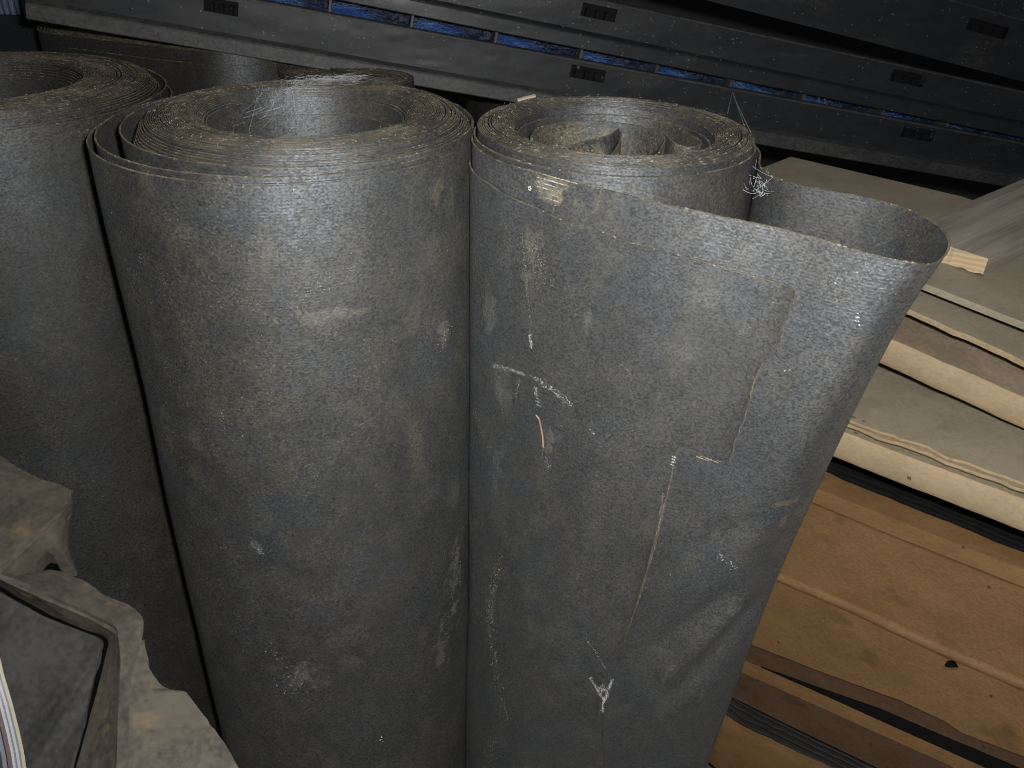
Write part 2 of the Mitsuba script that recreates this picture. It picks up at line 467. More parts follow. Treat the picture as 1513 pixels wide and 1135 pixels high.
lead = around(0.1062, np.radians(np.linspace(95, 238, 12)))
top_path = np.vstack([lead, [(0.033, 0.533), (0.070, 0.508), (0.104, 0.486), (0.133, 0.4695), (0.158, 0.453), (0.181, 0.432), (0.196, 0.4205), (0.208, 0.416), (0.222, 0.4205),
                             (0.237, 0.441), (0.2445, 0.466), (0.2435, 0.488), (0.234, 0.509), (0.205, 0.533), (0.183, 0.546), (0.170, 0.562), (0.1685, 0.588), (0.1745, 0.612), (0.1762, 0.640)]])
low_path = np.vstack([lead, [(0.030, 0.5385), (0.062, 0.5265), (0.092, 0.5190), (0.120, 0.5130), (0.146, 0.5080), (0.168, 0.5060), (0.184, 0.5080), (0.1950, 0.5130), (0.2030, 0.5220),
                             (0.2075, 0.5340), (0.2085, 0.5470), (0.2060, 0.5600), (0.2010, 0.5720), (0.1930, 0.5850), (0.1870, 0.5980), (0.1830, 0.6080), (0.1800, 0.6200), (0.1785, 0.6320), (0.1770, 0.6500)]])
NF = 460
TP, LP = spline(top_path, NF), spline(low_path, NF)
# keep the same stations of both paths opposite one another
ZLOW = CAM[2] - 0.74


def flap_paths(Z, off=0.0):
    k = np.clip((ZB - Z) / (ZB - ZLOW), 0, 1.15)[..., None]
    k = k ** 0.85
    return TP[None] * (1 - k) + LP[None] * k


def flap_dents(S, Z):
    d = np.zeros_like(S)
    for (s0, z0, s1, z1, w, a) in DENTS:
        dx, dz = s1 - s0, z1 - z0
        k = np.clip(((S - s0) * dx + (Z - z0) * dz) / (dx * dx + dz * dz), 0, 1)
        e = np.hypot(S - s0 - k * dx, Z - z0 - k * dz)
        d += a * np.exp(-(e / w) ** 2)
    return d


sT = np.r_[0, np.cumsum(np.linalg.norm(np.diff(TP, axis=0), axis=1))]
i_tip = int(np.argmin(np.hypot(TP[:, 0] - 0.222, TP[:, 1] - 0.4205)))
S_TIP = sT[i_tip]
DENTS = [(S_TIP + 0.005, 0.60, S_TIP - 0.030, 0.50, 0.009, 0.006), (S_TIP - 0.012, 0.61, S_TIP - 0.045, 0.54, 0.008, -0.0055), (S_TIP + 0.03, 0.58, S_TIP + 0.0, 0.50, 0.016, -0.007),
         (S_TIP - 0.030, 0.50, S_TIP - 0.040, 0.36, 0.010, 0.004), (S_TIP - 0.02, 0.69, S_TIP - 0.055, 0.66, 0.007, -0.003), (S_TIP - 0.09, 0.62, S_TIP - 0.09, 0.40, 0.020, -0.003)]
zt = ZB + 0.0 * sT
zt = zt - 0.0022 * np.exp(-((sT - S_TIP) / 0.012) ** 2)
FLAP, FLAP_UV, FLAP_N = ply_sheet(right, 'loose_flap', TP, zt, mat='felt_flap', inner_mat='felt', rows=90, paths=flap_paths, dents=flap_dents, seed=12, wob=0.0016)


class Surface:
    """Looks points up on a gridded sheet: the one that shows at a place of the photograph."""

    def __init__(self, V, UV, N, up=4):
        def fine(a):
            r, c = a.shape[:2]
            from scipy.ndimage import zoom
            return np.dstack([zoom(a[..., k], (8 if r < 100 else 4, up if c < 400 else 2), order=1) for k in range(a.shape[2])])
        self.V, self.UV, self.N = fine(V), fine(UV), fine(np.broadcast_to(N, V.shape[:2] + (2,)))
        px, z = to_px(self.V)
        view = (self.V - CAM)
        facing = (view[..., :2] * self.N).sum(-1) < 0
        from scipy.spatial import cKDTree
        m = facing & (z > 0)
        self.idx = np.argwhere(m)
        self.tree = cKDTree(px[m])

    def pick(self, x, y):
        d, i = self.tree.query([x, y])
        r, c = self.idx[i]
        return self.V[r, c], self.UV[r, c], np.r_[self.N[r, c], 0.0], d


flap_s = Surface(FLAP, FLAP_UV, FLAP_N)
main_s = Surface(MAIN_OUT[0], MAIN_OUT[1], MAIN_OUT[2])

# the outermost turn lies over the front of the flap and ends in a torn edge
sA = {}
topA = np.array([flap_s.pick(*q)[1] for q in [(699, 247), (725, 273), (755, 291), (806, 312), (848, 328), (890, 343), (935, 360), (1024, 379), (1100, 402), (1178, 426)]])
torn = np.array([flap_s.pick(*q)[1] for q in [(1180, 427), (1172, 450), (1163, 475), (1150, 500), (1140, 522), (1123, 548), (1113, 578), (1101, 620), (1088, 650), (1078, 683)]])
low = np.array([flap_s.pick(*q)[1] for q in [(1000, 672), (994, 700), (985, 735), (976, 770), (965, 810), (955, 850), (941, 895), (925, 940), (905, 985), (888, 1025), (886, 1060), (891, 1120)]])


def overlay_ply():
    from scipy.interpolate import RegularGridInterpolator
    s_ax, rows = sT, FLAP.shape[0]
    N, M = 300, 200
    s_end0 = torn[0, 0]
    s0 = 0.0
    zs_torn, zs_low = torn[:, 1], low[:, 1]

    def s_end(z):
        j = 0.0011 * (meshkit.fbm(np.c_[z * 160, z * 0, z * 0 + 2], 3, 4) - 0.5) * 2
        a = np.interp(-z, -zs_torn, torn[:, 0])
        b = np.interp(-z, -zs_low, low[:, 0])
        return np.where(z > zs_torn[-1], a, b) + j

    zsplit = zs_torn[-1]

    def surf(S, Z, off):
        # invert the flap's rows: every column has its own top, rows fall to the floor
        i = np.clip(np.searchsorted(sT, S) - 1, 0, NF - 2)
        w = (S - sT[i]) / (sT[i + 1] - sT[i])
        zt_ = zt[i] * (1 - w) + zt[i + 1] * w
        kz = np.clip((zt_ - Z) / (zt_ - 0.002), 0, 1) ** (1 / 0.8) * (rows - 1)
        j = np.clip(kz.astype(int), 0, rows - 2)
        v = kz - j
        g = lambda A: (A[j, i] * ((1 - v) * (1 - w))[..., None] + A[j, i + 1] * ((1 - v) * w)[..., None] + A[j + 1, i] * (v * (1 - w))[..., None] + A[j + 1, i + 1] * (v * w)[..., None])
        p, n = g(FLAP), g(np.broadcast_to(FLAP_N, FLAP.shape[:2] + (2,)))
        p = p.copy()
        p[..., :2] += n * np.asarray(off)[..., None]
        p[..., 2] = Z
        return p

    def lift(S, Z, Send):   # the torn margin stands off a little, unevenly
        d = np.clip(1 - (Send - S) / 0.012, 0, 1)
        d = d * np.clip(np.abs(Z - zsplit) / 0.02, 0, 1)
        return 0.0021 + d ** 2 * 0.0018 * (0.3 + meshkit.fbm(np.dstack([S * 0, Z * 40, Z * 0 + 3]), 2, 6))

    g, e = Grid(), Grid()
    UVs = []
    # upper block: from the slanting top edge to the step; lower block: from the step to the floor
    for which in (0, 1):
        if which == 0:
            kk = np.linspace(0, 1, 90)
        else:
            kk = np.linspace(0, 1, 110) ** 0.9
        a = np.linspace(0, 1, N)
        Zr = None
        S, Z = np.zeros((len(kk), N)), np.zeros((len(kk), N))
        for it in range(3):
            if which == 0:
                base = s_end(np.full(1, zs_torn[0]))[0]
                Sx = s0 + a * (base - s0) if it == 0 else None
                if it == 0:
                    S = np.broadcast_to(Sx, S.shape).copy()
                tp = np.interp(S, topA[:, 0], topA[:, 1], left=topA[0, 1])
                tp = tp + 0.0007 * (meshkit.fbm(np.dstack([S * 120, S * 0, S * 0]), 3, 2) - 0.5)
                Z = tp + (zsplit - tp) * kk[:, None]
            else:
                Z = np.broadcast_to((zsplit + (0.004 - zsplit) * kk)[:, None], Z.shape).copy()
            Send = s_end(Z[:, -1] + (1e-5 if which == 0 else -1e-5))[:, None]
            S = s0 + a[None] * (Send - s0)
        Send = np.broadcast_to(Send, S.shape)
        off = lift(S, Z, Send)
        out = surf(S, Z, off)
        inn = surf(S, Z, off - TF)
        uv = np.dstack([S + 0.9, Z])
        g.add(out, uv)
        g.add(inn, uv, flip=True)
        # torn right-hand edge
        c = -1
        e.add(np.stack([out[:, c], (out[:, c] + inn[:, c]) / 2 + (out[:, c] - out[:, c - 1]) * 0.5, inn[:, c]], 0))
        r = 0
        if which == 0:
            up = (out[r] + inn[r]) / 2 + [0, 0, 0.0005]
            e.add(np.stack([out[r], up, inn[r]], 0))
            bot = -1
            m0 = S[bot] > s_end(np.full(1, zsplit - 0.002))[0] - 0.002
            ob, ib = out[bot][m0], inn[bot][m0]
            e.add(np.stack([ob, (ob + ib) / 2 - [0, 0, 0.0006], ib], 0))
        UVs.append((out, uv))
    m, uv = g.mesh()
    k = obj('outer_ply', m, 'felt_over', right, smooth=True, uv=uv, label='outermost turn ending in a torn edge over the flap')
    m, uv = e.mesh()
    obj('cut_edge', m, 'felt_edge', k, smooth=True, uv=uv)
    return UVs


OVER = overlay_ply()

STAIN = []
for (x, y, ra, rb, k, col) in [(828, 262, 0.030, 0.016, 0.75, (0.24, 0.205, 0.135)), (812, 282, 0.012, 0.010, 0.7, (0.26, 0.22, 0.14)), (790, 360, 0.010, 0.030, 0.5, (0.17, 0.15, 0.10)),
                              (725, 470, 0.010, 0.022, 0.55, (0.13, 0.125, 0.105)), (815, 660, 0.008, 0.016, 0.6, (0.14, 0.12, 0.08)), (745, 580, 0.014, 0.02, 0.45, (0.14, 0.13, 0.115)),
                              (740, 690, 0.014, 0.026, 0.4, (0.12, 0.115, 0.10)), (728, 900, 0.010, 0.05, 0.5, (0.14, 0.125, 0.095)), (985, 560, 0.006, 0.02, 0.45, (0.15, 0.135, 0.10)),
                              (870, 470, 0.006, 0.014, 0.4, (0.15, 0.14, 0.11)),
                              (1165, 742, 0.018, 0.004, 0.6, (0.16, 0.125, 0.07)), (1158, 768, 0.004, 0.012, 0.5, (0.16, 0.125, 0.07)), (1066, 955, 0.003, 0.016, 0.6, (0.16, 0.125, 0.07)), (1036, 1030, 0.003, 0.014, 0.5, (0.16, 0.125, 0.07))]:
    u_ = flap_s.pick(x, y)[1]
    STAIN.append((u_[0], u_[1], ra, rb, k, col))
MST = []
for (x, y, ra, rb, k, col) in [(672, 850, 0.012, 0.055, 0.6, (0.085, 0.080, 0.066)), (650, 960, 0.008, 0.03, 0.55, (0.09, 0.085, 0.072)), (655, 500, 0.006, 0.020, 0.5, (0.10, 0.092, 0.072)), (440, 1000, 0.018, 0.018, 0.5, (0.085, 0.080, 0.068)),
                              (470, 468, 0.030, 0.005, 0.45, (0.10, 0.088, 0.062)), (380, 810, 0.006, 0.008, 0.5, (0.10, 0.10, 0.09)), (250, 640, 0.010, 0.03, 0.4, (0.075, 0.062, 0.042)), (650, 280, 0.012, 0.012, 0.5, (0.085, 0.066, 0.040))]:
    u_ = main_s.pick(x, y)[1]
    MST.append((u_[0], u_[1], ra * 1.2, rb * 1.1, min(1.0, k * 1.5), tuple(1.35 * c_ for c_ in col)))
make_felt('felt_main', 0.55, MST, gloss=0.15)
make_felt('felt_flap', 0.55, STAIN[:2] + STAIN[10:], gloss=0.26)
make_felt('felt_over', 0.45, [(a + 0.9, b, ra, rb, k, c) for (a, b, ra, rb, k, c) in STAIN[2:10]], gloss=0.23)

# --- the roll at the left edge and those behind
lroll = thing('felt_roll', 'dark felt roll at the left edge, behind the bent tray', 'felt roll', ROLLS)
LC = np.array([-0.469, 0.742])
LZ = CAM[2] - 0.160
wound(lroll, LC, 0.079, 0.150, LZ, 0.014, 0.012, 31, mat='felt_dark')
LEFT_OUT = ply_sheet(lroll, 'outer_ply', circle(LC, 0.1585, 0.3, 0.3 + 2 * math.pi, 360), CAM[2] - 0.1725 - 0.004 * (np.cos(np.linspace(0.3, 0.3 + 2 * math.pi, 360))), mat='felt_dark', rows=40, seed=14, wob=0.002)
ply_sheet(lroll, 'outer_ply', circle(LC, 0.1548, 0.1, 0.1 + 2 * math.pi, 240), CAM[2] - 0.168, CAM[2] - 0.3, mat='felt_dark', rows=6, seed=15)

sq = thing('felt_roll', 'flattened felt roll behind the left roll under the end of the lowest ridge vent', 'felt roll', ROLLS)
ZQ = CAM[2] - 0.169
qa, qb = on_z(25, 42, ZQ)[:2], on_z(384, 84, ZQ)[:2]
ax = (qb - qa) / np.linalg.norm(qb - qa)
ay = np.array([-ax[1], ax[0]])
Lq = np.linalg.norm(qb - qa)


def stadium(inset, n=220, qa=qa, ax=ax, ay=ay, Lq=Lq, r0=0.075, back=0.06):
    r = r0 - inset
    p = []
    for a in np.linspace(-90, 90, 40):
        p.append((Lq - r0 + r * math.cos(math.radians(a)), r * math.sin(math.radians(a))))
    for a in np.linspace(90, 270, 40):
        p.append((r0 + r * math.cos(math.radians(a)), r * math.sin(math.radians(a))))
    p.append(p[0])
    p = resample(p, n)
    return qa + p[:, :1] * ax + (p[:, 1:] + back) * ay


for k in range(36):
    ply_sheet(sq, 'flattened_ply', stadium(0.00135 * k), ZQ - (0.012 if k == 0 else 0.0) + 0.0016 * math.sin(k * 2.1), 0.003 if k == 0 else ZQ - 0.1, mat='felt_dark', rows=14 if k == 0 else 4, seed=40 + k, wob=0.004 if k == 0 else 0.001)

br = thing('felt_roll', 'flattened dusty felt roll just behind the left middle roll, under the lowest ridge vent', 'felt roll', ROLLS)
bz = CAM[2] - 0.184
ba, bb = on_z(389, 104, bz)[:2], on_z(570, 131, bz)[:2]
bx = (bb - ba) / np.linalg.norm(bb - ba)
for k in range(24):
    ply_sheet(br, 'flattened_ply', stadium(0.00135 * k, 220, ba, bx, np.array([-bx[1], bx[0]]), np.linalg.norm(bb - ba), 0.04, 0.04), bz + 0.0012 * math.sin(k * 1.7), 0.003 if k == 0 else bz - 0.08, mat='felt_dark', rows=10 if k == 0 else 4, seed=90 + k, wob=0.002 if k == 0 else 0.001)
br2 = thing('felt_roll', 'shadowed felt roll in the gap behind and between the two middle rolls', 'felt roll', ROLLS)
bz2 = CAM[2] - 0.125
bc2 = np.array([0.050, 1.270])
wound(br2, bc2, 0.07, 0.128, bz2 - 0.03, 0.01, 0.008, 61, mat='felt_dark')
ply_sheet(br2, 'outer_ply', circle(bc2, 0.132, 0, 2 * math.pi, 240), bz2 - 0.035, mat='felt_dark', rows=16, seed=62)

# ------------------------------------------------------------------ ridge vents lying across behind the rolls
VN = np.array([math.sin(0.172), -math.cos(0.172), 0.0])      # the way the faces look
VQ = on_plane(400, 95, np.array([0, 0.97, 0.9]), np.array([0.0, 1, 0]))
VS = 0.97 / 0.86


def vent(a_px, b_px, back, label, slots, hface=0.059, gap=None, ribs=(), ext=(0, 0.4), fibre=True, flange=True, seed=0, lip='plastic_lip'):
    t = thing('ridge_vent', label, 'ridge vent', 'black ridge vents lying behind the rolls')
    q = VQ - VN * back
    A, B = on_plane(*a_px, q, VN), on_plane(*b_px, q, VN)
    ex = (B - A) / np.linalg.norm(B - A)
    ey = -VN - ex * np.dot(-VN, ex)
    ey /= np.linalg.norm(ey)
    ez = np.cross(ex, ey)
    if ez[2] < 0:
        ez = -ez
    ey, ez = ey * VS, ez * VS
    u1 = np.linalg.norm(B - A) + ext[1]
    u0 = -ext[0]

    def uh(px):
        v = on_plane(*px, q, VN) - A
        return float(v @ ex), float(v @ ez) / VS ** 2

    def put(name, m, mat, parent=t, **k):
        return obj(name, mapped(m, A, ex, ey, ez), mat, parent, **k)

    tl = 0.017
    face = sg.box(u0, tl - 0.001 if flange else 0.0, u1, hface)
    holes = []
    for (x0, y0), (x1, y1) in slots:
        ua, ub = uh((x0, y0))[0], uh((x1, y1))[0]
        hm = (uh((x0, y0))[1] + uh((x1, y1))[1]) / 2
        hm = min(hm, hface - 0.0095)
        hh = 0.0062
        holes.append((ua, ub, hm - hh, hm + hh))
        face = face.difference(sg.box(ua, hm - hh, ub, hm + hh))
    fm = trimesh.creation.extrude_polygon(face, 0.0025, engine='earcut')
    fm = fm.subdivide_to_size(0.12)if hasattr(fm, 'subdivide_to_size') and False else fm
    fm.vertices = fm.vertices[:, [0, 2, 1]]
    fm.invert()
    put('front_face', fm, 'black_plastic')
    for (ua, ub, ha, hb) in holes:
        ms = [box(ua - 0.003, ub + 0.003, 0.010, 0.012, ha - 0.003, hb + 0.003)]
        w = ub - ua
        for k in (0.22, 0.5, 0.78):
            ms.append(box(ua + w * k - 0.0022, ua + w * k + 0.0022, 0.003, 0.0098, ha - 0.001, ha + (hb - ha) * 0.62))
        put('clip_socket', cat(ms), 'shade_black')  # shade of the slot recess is put into this near-black
    # top ledge with a rounded lip
    put('top_ledge', hull([(u, y, z) for u in (u0, u1) for (y, z) in ((-0.0006, hface + 0.0002), (0.0, hface + 0.0016), (0.0012, hface + 0.0024), (0.011, hface + 0.0024), (0.011, hface + 0.0002))]), 'plastic_lip')
    if flange:
        put('bottom_flange', hull([(u, y, z) for u in (u0, u1) for (y, z) in ((-0.0065, 0.0), (-0.0075, 0.001), (-0.0072, 0.0125), (-0.0062, 0.0142), (-0.0004, tl), (0.0022, tl), (0.0022, 0.0))]), lip)
        put('underside', box(u0, u1, 0.0025, 0.05, 0.0, 0.003), 'black_plastic')
    put('end_cap', box(u0 - 0.003, u0, 0.0, 0.05, 0.0, hface + 0.002), 'black_plastic')
    if gap:
        g0, g1 = gap       # filter below this vent: from u of g0 to u of g1, hanging down 22 mm
        ua, ub = uh(g0)[0], uh(g1)[0] + ext[1]
        hg = 0.026
        m_ = Grid()
        uu = np.linspace(ua, ub, 400)
        hz = np.linspace(-hg, 0.0, 10)
        V = np.array([[[u, 0.028 + 0.008 * meshkit.fbm(np.array([u * 60, h * 120, seed]), 3, 2), h] for u in uu] for h in hz])
        m_.add(V)
        m_.add(V + [0, 0.02, 0], flip=True)
        (vv, ff), _ = m_.mesh()
        fl = put('filter_mat', trimesh.Trimesh(vv, ff, process=False), 'blue_mat')
        rng = np.random.default_rng(seed + 3)
        cells = [ua] + [uh(r_)[0] for r_ in ribs] + [ub]
        for cnt, mat, rr in ((330, 'blue_fibre', 0.00020), (150, 'pale_fibre', 0.00013)):
            ts = []
            for c0, c1 in zip(cells[:-1], cells[1:]):
                if c1 - c0 < 0.01:
                    continue
                full = rng.uniform(0.55, 0.95)
                a0 = rng.normal(0, 0.25)
                mid = c0 + 0.01 + (c1 - c0 - 0.01) * full * 0.5
                for k in range(int(cnt * min(1.5, (c1 - c0) / 0.09))):
                    x = rng.beta(1.6, 2.2)
                    u = c0 + 0.006 + x * (c1 - c0 - 0.012) * full
                    top_ = -0.004 - 0.011 * x * rng.uniform(0.4, 1.2)      # the clump slumps towards one end of its cell
                    h = rng.uniform(-hg, top_)
                    a = a0 + rng.normal(0, 0.35)
                    L = rng.uniform(0.012, 0.034)
                    c = np.array([u, rng.uniform(0.008, 0.024), h])
                    d = np.array([math.cos(a), rng.normal(0, 0.2), math.sin(a) * 0.5])
                    bend = np.array([0, rng.normal(0, 0.003), rng.normal(-0.002, 0.003)])
                    tt = np.linspace(-1, 1, 6)[:, None]
                    ts.append(tube(c + d * L * tt / 2 + bend * tt ** 2, rr, 3))
            put('fibre', cat(ts), mat, fl, kind='stuff')
        for rp in ribs:
            u = uh(rp)[0]
            put('rib', box(u - 0.0018, u + 0.0018, 0.0045, 0.03, -0.024, -0.0002), 'plastic_lip')
    return t


vent((43, 27), (1513, 279), 0.0, 'lowest black ridge vent lying across the tops of the rolls', [((301, -2), (352, 12)), ((846, 90), (895, 108)), ((1337, 184), (1380, 203))], hface=0.049, ext=(0, 0.3), seed=1)
vent((494, -2), (1513, 203), 0.006, 'black ridge vent second from the bottom, above the strip of blue fibre', [((862, 2), (911, 21)), ((1322, 98), (1367, 119))], hface=0.0455, gap=((340, -30), (1513, 200)),
     ribs=[(488, 5), (610, 28), (735, 50), (862, 75), (975, 96), (1085, 120), (1192, 143), (1310, 165), (1405, 185)], ext=(0.25, 0.3), seed=2, lip='black_plastic')
vent((1034, -2), (1513, 121), 0.030, 'black ridge vent at top right, slanting more than those below', [((1431, 32), (1488, 53))], hface=0.058, ext=(0.5, 0.3), seed=3, flange=False)
vent((1340, -8), (1513, 38), 0.034, 'brownish dusty ridge vent in the top right corner', [], hface=0.06, ext=(0.3, 0.3), seed=4, flange=False)

rpn = thing('ribbed_panel', 'blue grey ribbed plastic edge in the top left corner behind the rolls', 'ribbed panel')
rq = on_plane(18, 12, np.array([0, 1.25, 0]), np.array([0.0, 1, 0]))
for k in range(9):
    x0 = rq[0] - 0.034 + k * 0.0085
    obj('rib', box(x0, x0 + 0.0052, rq[1] - 0.006, rq[1], rq[2] - 0.008, rq[2] + 0.14), 'rib_blue', rpn)
obj('back_sheet', box(rq[0] - 0.08, rq[0] + 0.045, rq[1] + 0.0005, rq[1] + 0.004, rq[2] - 0.008, rq[2] + 0.14), 'black_plastic', rpn)
obj('bottom_rail', box(rq[0] - 0.08, rq[0] + 0.05, rq[1] - 0.012, rq[1] + 0.006, 0.004, rq[2] - 0.0085), 'black_plastic', rpn)
principled('rib_blue', (0.12, 0.16, 0.24), 0.5)

# ------------------------------------------------------------------ the pile of boards and flattened cartons on the right
PQ = CAM + np.array([0.34, 0.66, 0.0])
PD = np.array([0.7413, -0.6711, 0.0])
PN = np.array([0.6711, 0.7413, 0.0])      # inward
EZ = np.array([0, 0, 1.0])


def uwz(x, y, w):
    v = on_plane(x, y, PQ + PN * w, PN) - PQ
    return float(v @ PD), float(v[2])


def sheet_board(name, label, cat_, mat, top_px, thick, w, depth, u_ext=(-0.33, 0.55), edge=None, rough=0.0, seed=0, parent=None, group=None, part='board', round_=0.0, wavy=0.0):
    """A board of the pile: its upper front edge runs through two places of the photograph, w metres inward of the pile's front."""
    (ua, za), (ub, zb) = [uwz(*q, w) for q in top_px]
    sl = (zb - za) / (ub - ua)
    n = 160
    u = np.linspace(u_ext[0], u_ext[1], n)
    z = za + sl * (np.maximum(u, -0.06) - ua) + wavy * (meshkit.fbm(np.c_[u * 14, u * 0, u * 0 + seed], 3, seed) - 0.5)
    jag = rough * (meshkit.fbm(np.c_[u * 55, u * 0, u * 0 + seed], 4, seed) - 0.5) * 2
    t = thing(name, label, cat_, group) if parent is None else parent
    prof = []
    if round_:
        for a in np.linspace(90, 270, 9):
            prof.append((round_ * (1 + math.cos(math.radians(a)) * 1), thick / 2 * math.sin(math.radians(a))))
    else:
        b = min(0.0006, thick / 4)
        prof = [(b, thick / 2), (0.0, thick / 2 - b), (0.0, -thick / 2 + b), (b, -thick / 2)]
    prof = np.array(prof)
    P = lambda du, dz: PQ + u[:, None] * PD + (w + du + jag)[:, None] * PN + (z - thick / 2 + dz)[:, None] * EZ
    front = np.stack([P(a, b) for a, b in prof], 0)
    g = Grid()
    g.add(front, flip=True)
    m, uv = g.mesh()
    e = Grid()
    k = 14
    ww = np.linspace(0, 1, k)
    topg = np.stack([front[0] + PN * depth * s + EZ * 0.0 for s in ww], 0)
    botg = np.stack([front[-1] + PN * depth * s for s in ww], 0)
    bow = wavy * 0.5 * (meshkit.fbm(np.dstack([np.broadcast_to(u * 9, (k, n)), np.broadcast_to(ww[:, None] * 4, (k, n)), np.zeros((k, n)) + seed]), 2, seed) - 0.5) * np.minimum(ww * 4, 1)[:, None]
    topg[..., 2] += bow
    botg[..., 2] += bow
    e.add(topg)
    e.add(botg, flip=True)
    for c in (0, -1):
        e.add(np.stack([topg[:, c], botg[:, c]], 0))
    e.add(np.stack([topg[-1], botg[-1]], 0))
    m2, uv2 = e.mesh()
    obj(part, m2, mat, t, smooth=40 and False)
    obj(part.replace('board', 'front_edge') if 'board' in part else part + '_front_edge', m, edge or mat, t, smooth=True, uv=uv)
    return t


GREY_Z = PQ[2] + uwz(1383, 426, 0.018)[1]
grey = sheet_board('cardboard_sheet', 'large grey sheet on top of the pile, under the wooden plank', 'cardboard sheet', 'card_grey', [(1383, 426), (1513, 477)], 0.006, 0.018, 0.26, u_ext=(-0.262, 0.5), seed=1)
sheet_board('cardboard_sheet', 'grey sheet second from the top of the pile with a ragged pale edge', 'cardboard sheet', 'card_grey', [(1362, 466), (1513, 533)], 0.005, 0.006, 0.25, edge='card_cream', rough=0.0035, seed=2, wavy=0.0015)
sheet_board('flattened_carton', 'flattened carton with a rounded cream folded edge, level with the tear in the flap', 'carton', 'card_tan', [(1336, 513), (1513, 590)], 0.026, -0.004, 0.25, edge='card_cream', rough=0.0012, seed=3, round_=0.004, wavy=0.0006)
d_ = sheet_board('flattened_carton', 'flattened carton with torn top layers and cream fold above the black gap', 'carton', 'card_tan', [(1268, 650), (1513, 742)], 0.028, -0.062, 0.46, edge='card_cream', rough=0.001, seed=4, round_=0.004, wavy=0.0006)
sheet_board('torn_layer', '', '', 'card_tan', [(1275, 636), (1513, 722)], 0.0030, -0.060, 0.30, parent=d_, part='torn_layer', rough=0.004, seed=5, edge='card_cream', wavy=0.0012)
sheet_board('torn_layer', '', '', 'card_grey', [(1279, 629), (1513, 714)], 0.0030, -0.057, 0.30, parent=d_, part='torn_layer', rough=0.005, seed=6, edge='card_cream', wavy=0.0015)
BLK = ['topmost', 'second from top', 'third from top', 'fourth from top', 'fifth from top', 'lowest']  # added sheets: the deep gap's shade is put into their black
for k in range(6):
    sheet_board('black_and_shade_sheet', BLK[k] + ' of six added black sheets painting the shade of the gap above the brown box', 'black sheet', 'shade_black', [(1245, 688 + 7 * k), (1513, 798 + 7 * k)], 0.0045, 0.030 - 0.004 * (k % 3), 0.28, part='board', seed=20 + k, rough=0.003,
                group='added black sheets that paint the shade of the gap')


def face_slab(t, part, poly_px, w, depth, mat, label=None, bevel=0.0015):
    """A solid whose front outline is given, reaching depth metres into the pile."""
    pts = np.array([uwz(*q, w) for q in poly_px])
    poly = sg.Polygon(pts).buffer(0)
    m = trimesh.creation.extrude_polygon(poly, depth, engine='earcut')
    return obj(part, mapped(m, PQ + PN * w, PD, EZ, PN), mat, t, label=label)


big = thing('cardboard_box', 'brown cardboard box in the pile with a dark hole and a crease along its side', 'cardboard box')
face_slab(big, 'lid_flap', [(1130, 693), (1225, 729), (1513, 842), (1700, 916), (1700, 950), (1513, 868), (1300, 784), (1212, 747), (1130, 715)], -0.003, 0.3, 'card_brown')
# upper and lower halves of the side, split by the crease; a hole through the lower half
up_px = [(1000, 668), (1211, 750), (1300, 788), (1513, 872), (1700, 945), (1700, 1084), (1513, 1003), (1395, 953), (1264, 892), (1149, 845), (1000, 782)]
dn_px = [(1000, 796), (1149, 858), (1264, 907), (1395, 969), (1513, 1020), (1700, 1102), (1700, 1210), (1513, 1118), (1421, 1083), (1396, 1066), (1330, 1035), (1260, 1010), (1200, 988), (1150, 968), (1111, 953), (1000, 915)]
face_slab(big, 'upper_side', up_px, 0.0, 0.3, 'card_brown')
pts = np.array([uwz(*q, 0.0) for q in dn_px])
hc = np.array([uwz(1405 + 10 * math.cos(a) * (1 + 0.25 * math.sin(3 * a)), 983 + 9 * math.sin(a) * (1 + 0.2 * math.cos(2 * a)), 0.0) for a in np.linspace(0, 2 * math.pi, 18)[:-1]])
poly = sg.Polygon(pts).buffer(0).difference(sg.Polygon(hc))
obj('lower_side', mapped(trimesh.creation.extrude_polygon(poly, 0.004, engine='earcut'), PQ, PD, EZ, PN), 'card_brown', big)
obj('inside', mapped(trimesh.creation.extrude_polygon(sg.Polygon(pts).buffer(-0.004), 0.28, engine='earcut'), PQ + PN * 0.02, PD, EZ, PN), 'shade_black', big)  # box interior painted near-black, so the hole's shade is in the colour
# rolled crease between them
ca = np.array([[*uwz(x, y, -0.001)] for x, y in [(1000, 789), (1149, 851), (1264, 900), (1395, 961), (1513, 1011), (1700, 1093)]])
cp = np.array([PQ - PN * 0.0005 + u * PD + z * EZ for u, z in resample(ca, 60)])
cr_ = tube(cp + 0.0006 * (meshkit.fbm(np.c_[np.arange(60) * 0.5, np.zeros(60), np.zeros(60)], 2)[:, None] - 0.5), 0.0062, 12)
obj('crease_fold', cr_, 'card_brown', big, smooth=True)

lo = thing('cardboard_sheet', 'brown board edge tucked under the brown box, darkened with painted overhang shade', 'cardboard sheet')
face_slab(lo, 'board', [(1000, 920), (1111, 960), (1200, 995), (1330, 1043), (1513, 1125), (1700, 1210), (1700, 1212), (1513, 1137), (1401, 1090), (1301, 1047), (1200, 1012), (1104, 977), (1000, 935)], 0.004, 0.3, 'card_dark')  # shadow of the overhanging box is part of this dark brown
bs = thing('black_and_shade_sheet', 'added black wedge painting the shade of the gap between board edge and marked carton', 'black sheet')
face_slab(bs, 'sheet', [(1000, 937), (1104, 979), (1200, 1014), (1301, 1049), (1401, 1092), (1513, 1140), (1700, 1216), (1700, 1258), (1430, 1133), (1300, 1074), (1200, 1028), (1100, 984), (1000, 941)], 0.008, 0.3, 'shade_black')  # added slab: the gap here is only shade, painted black
sl = thing('flattened_carton', 'marked brown carton edge low in the pile with a pale cut top edge', 'carton')
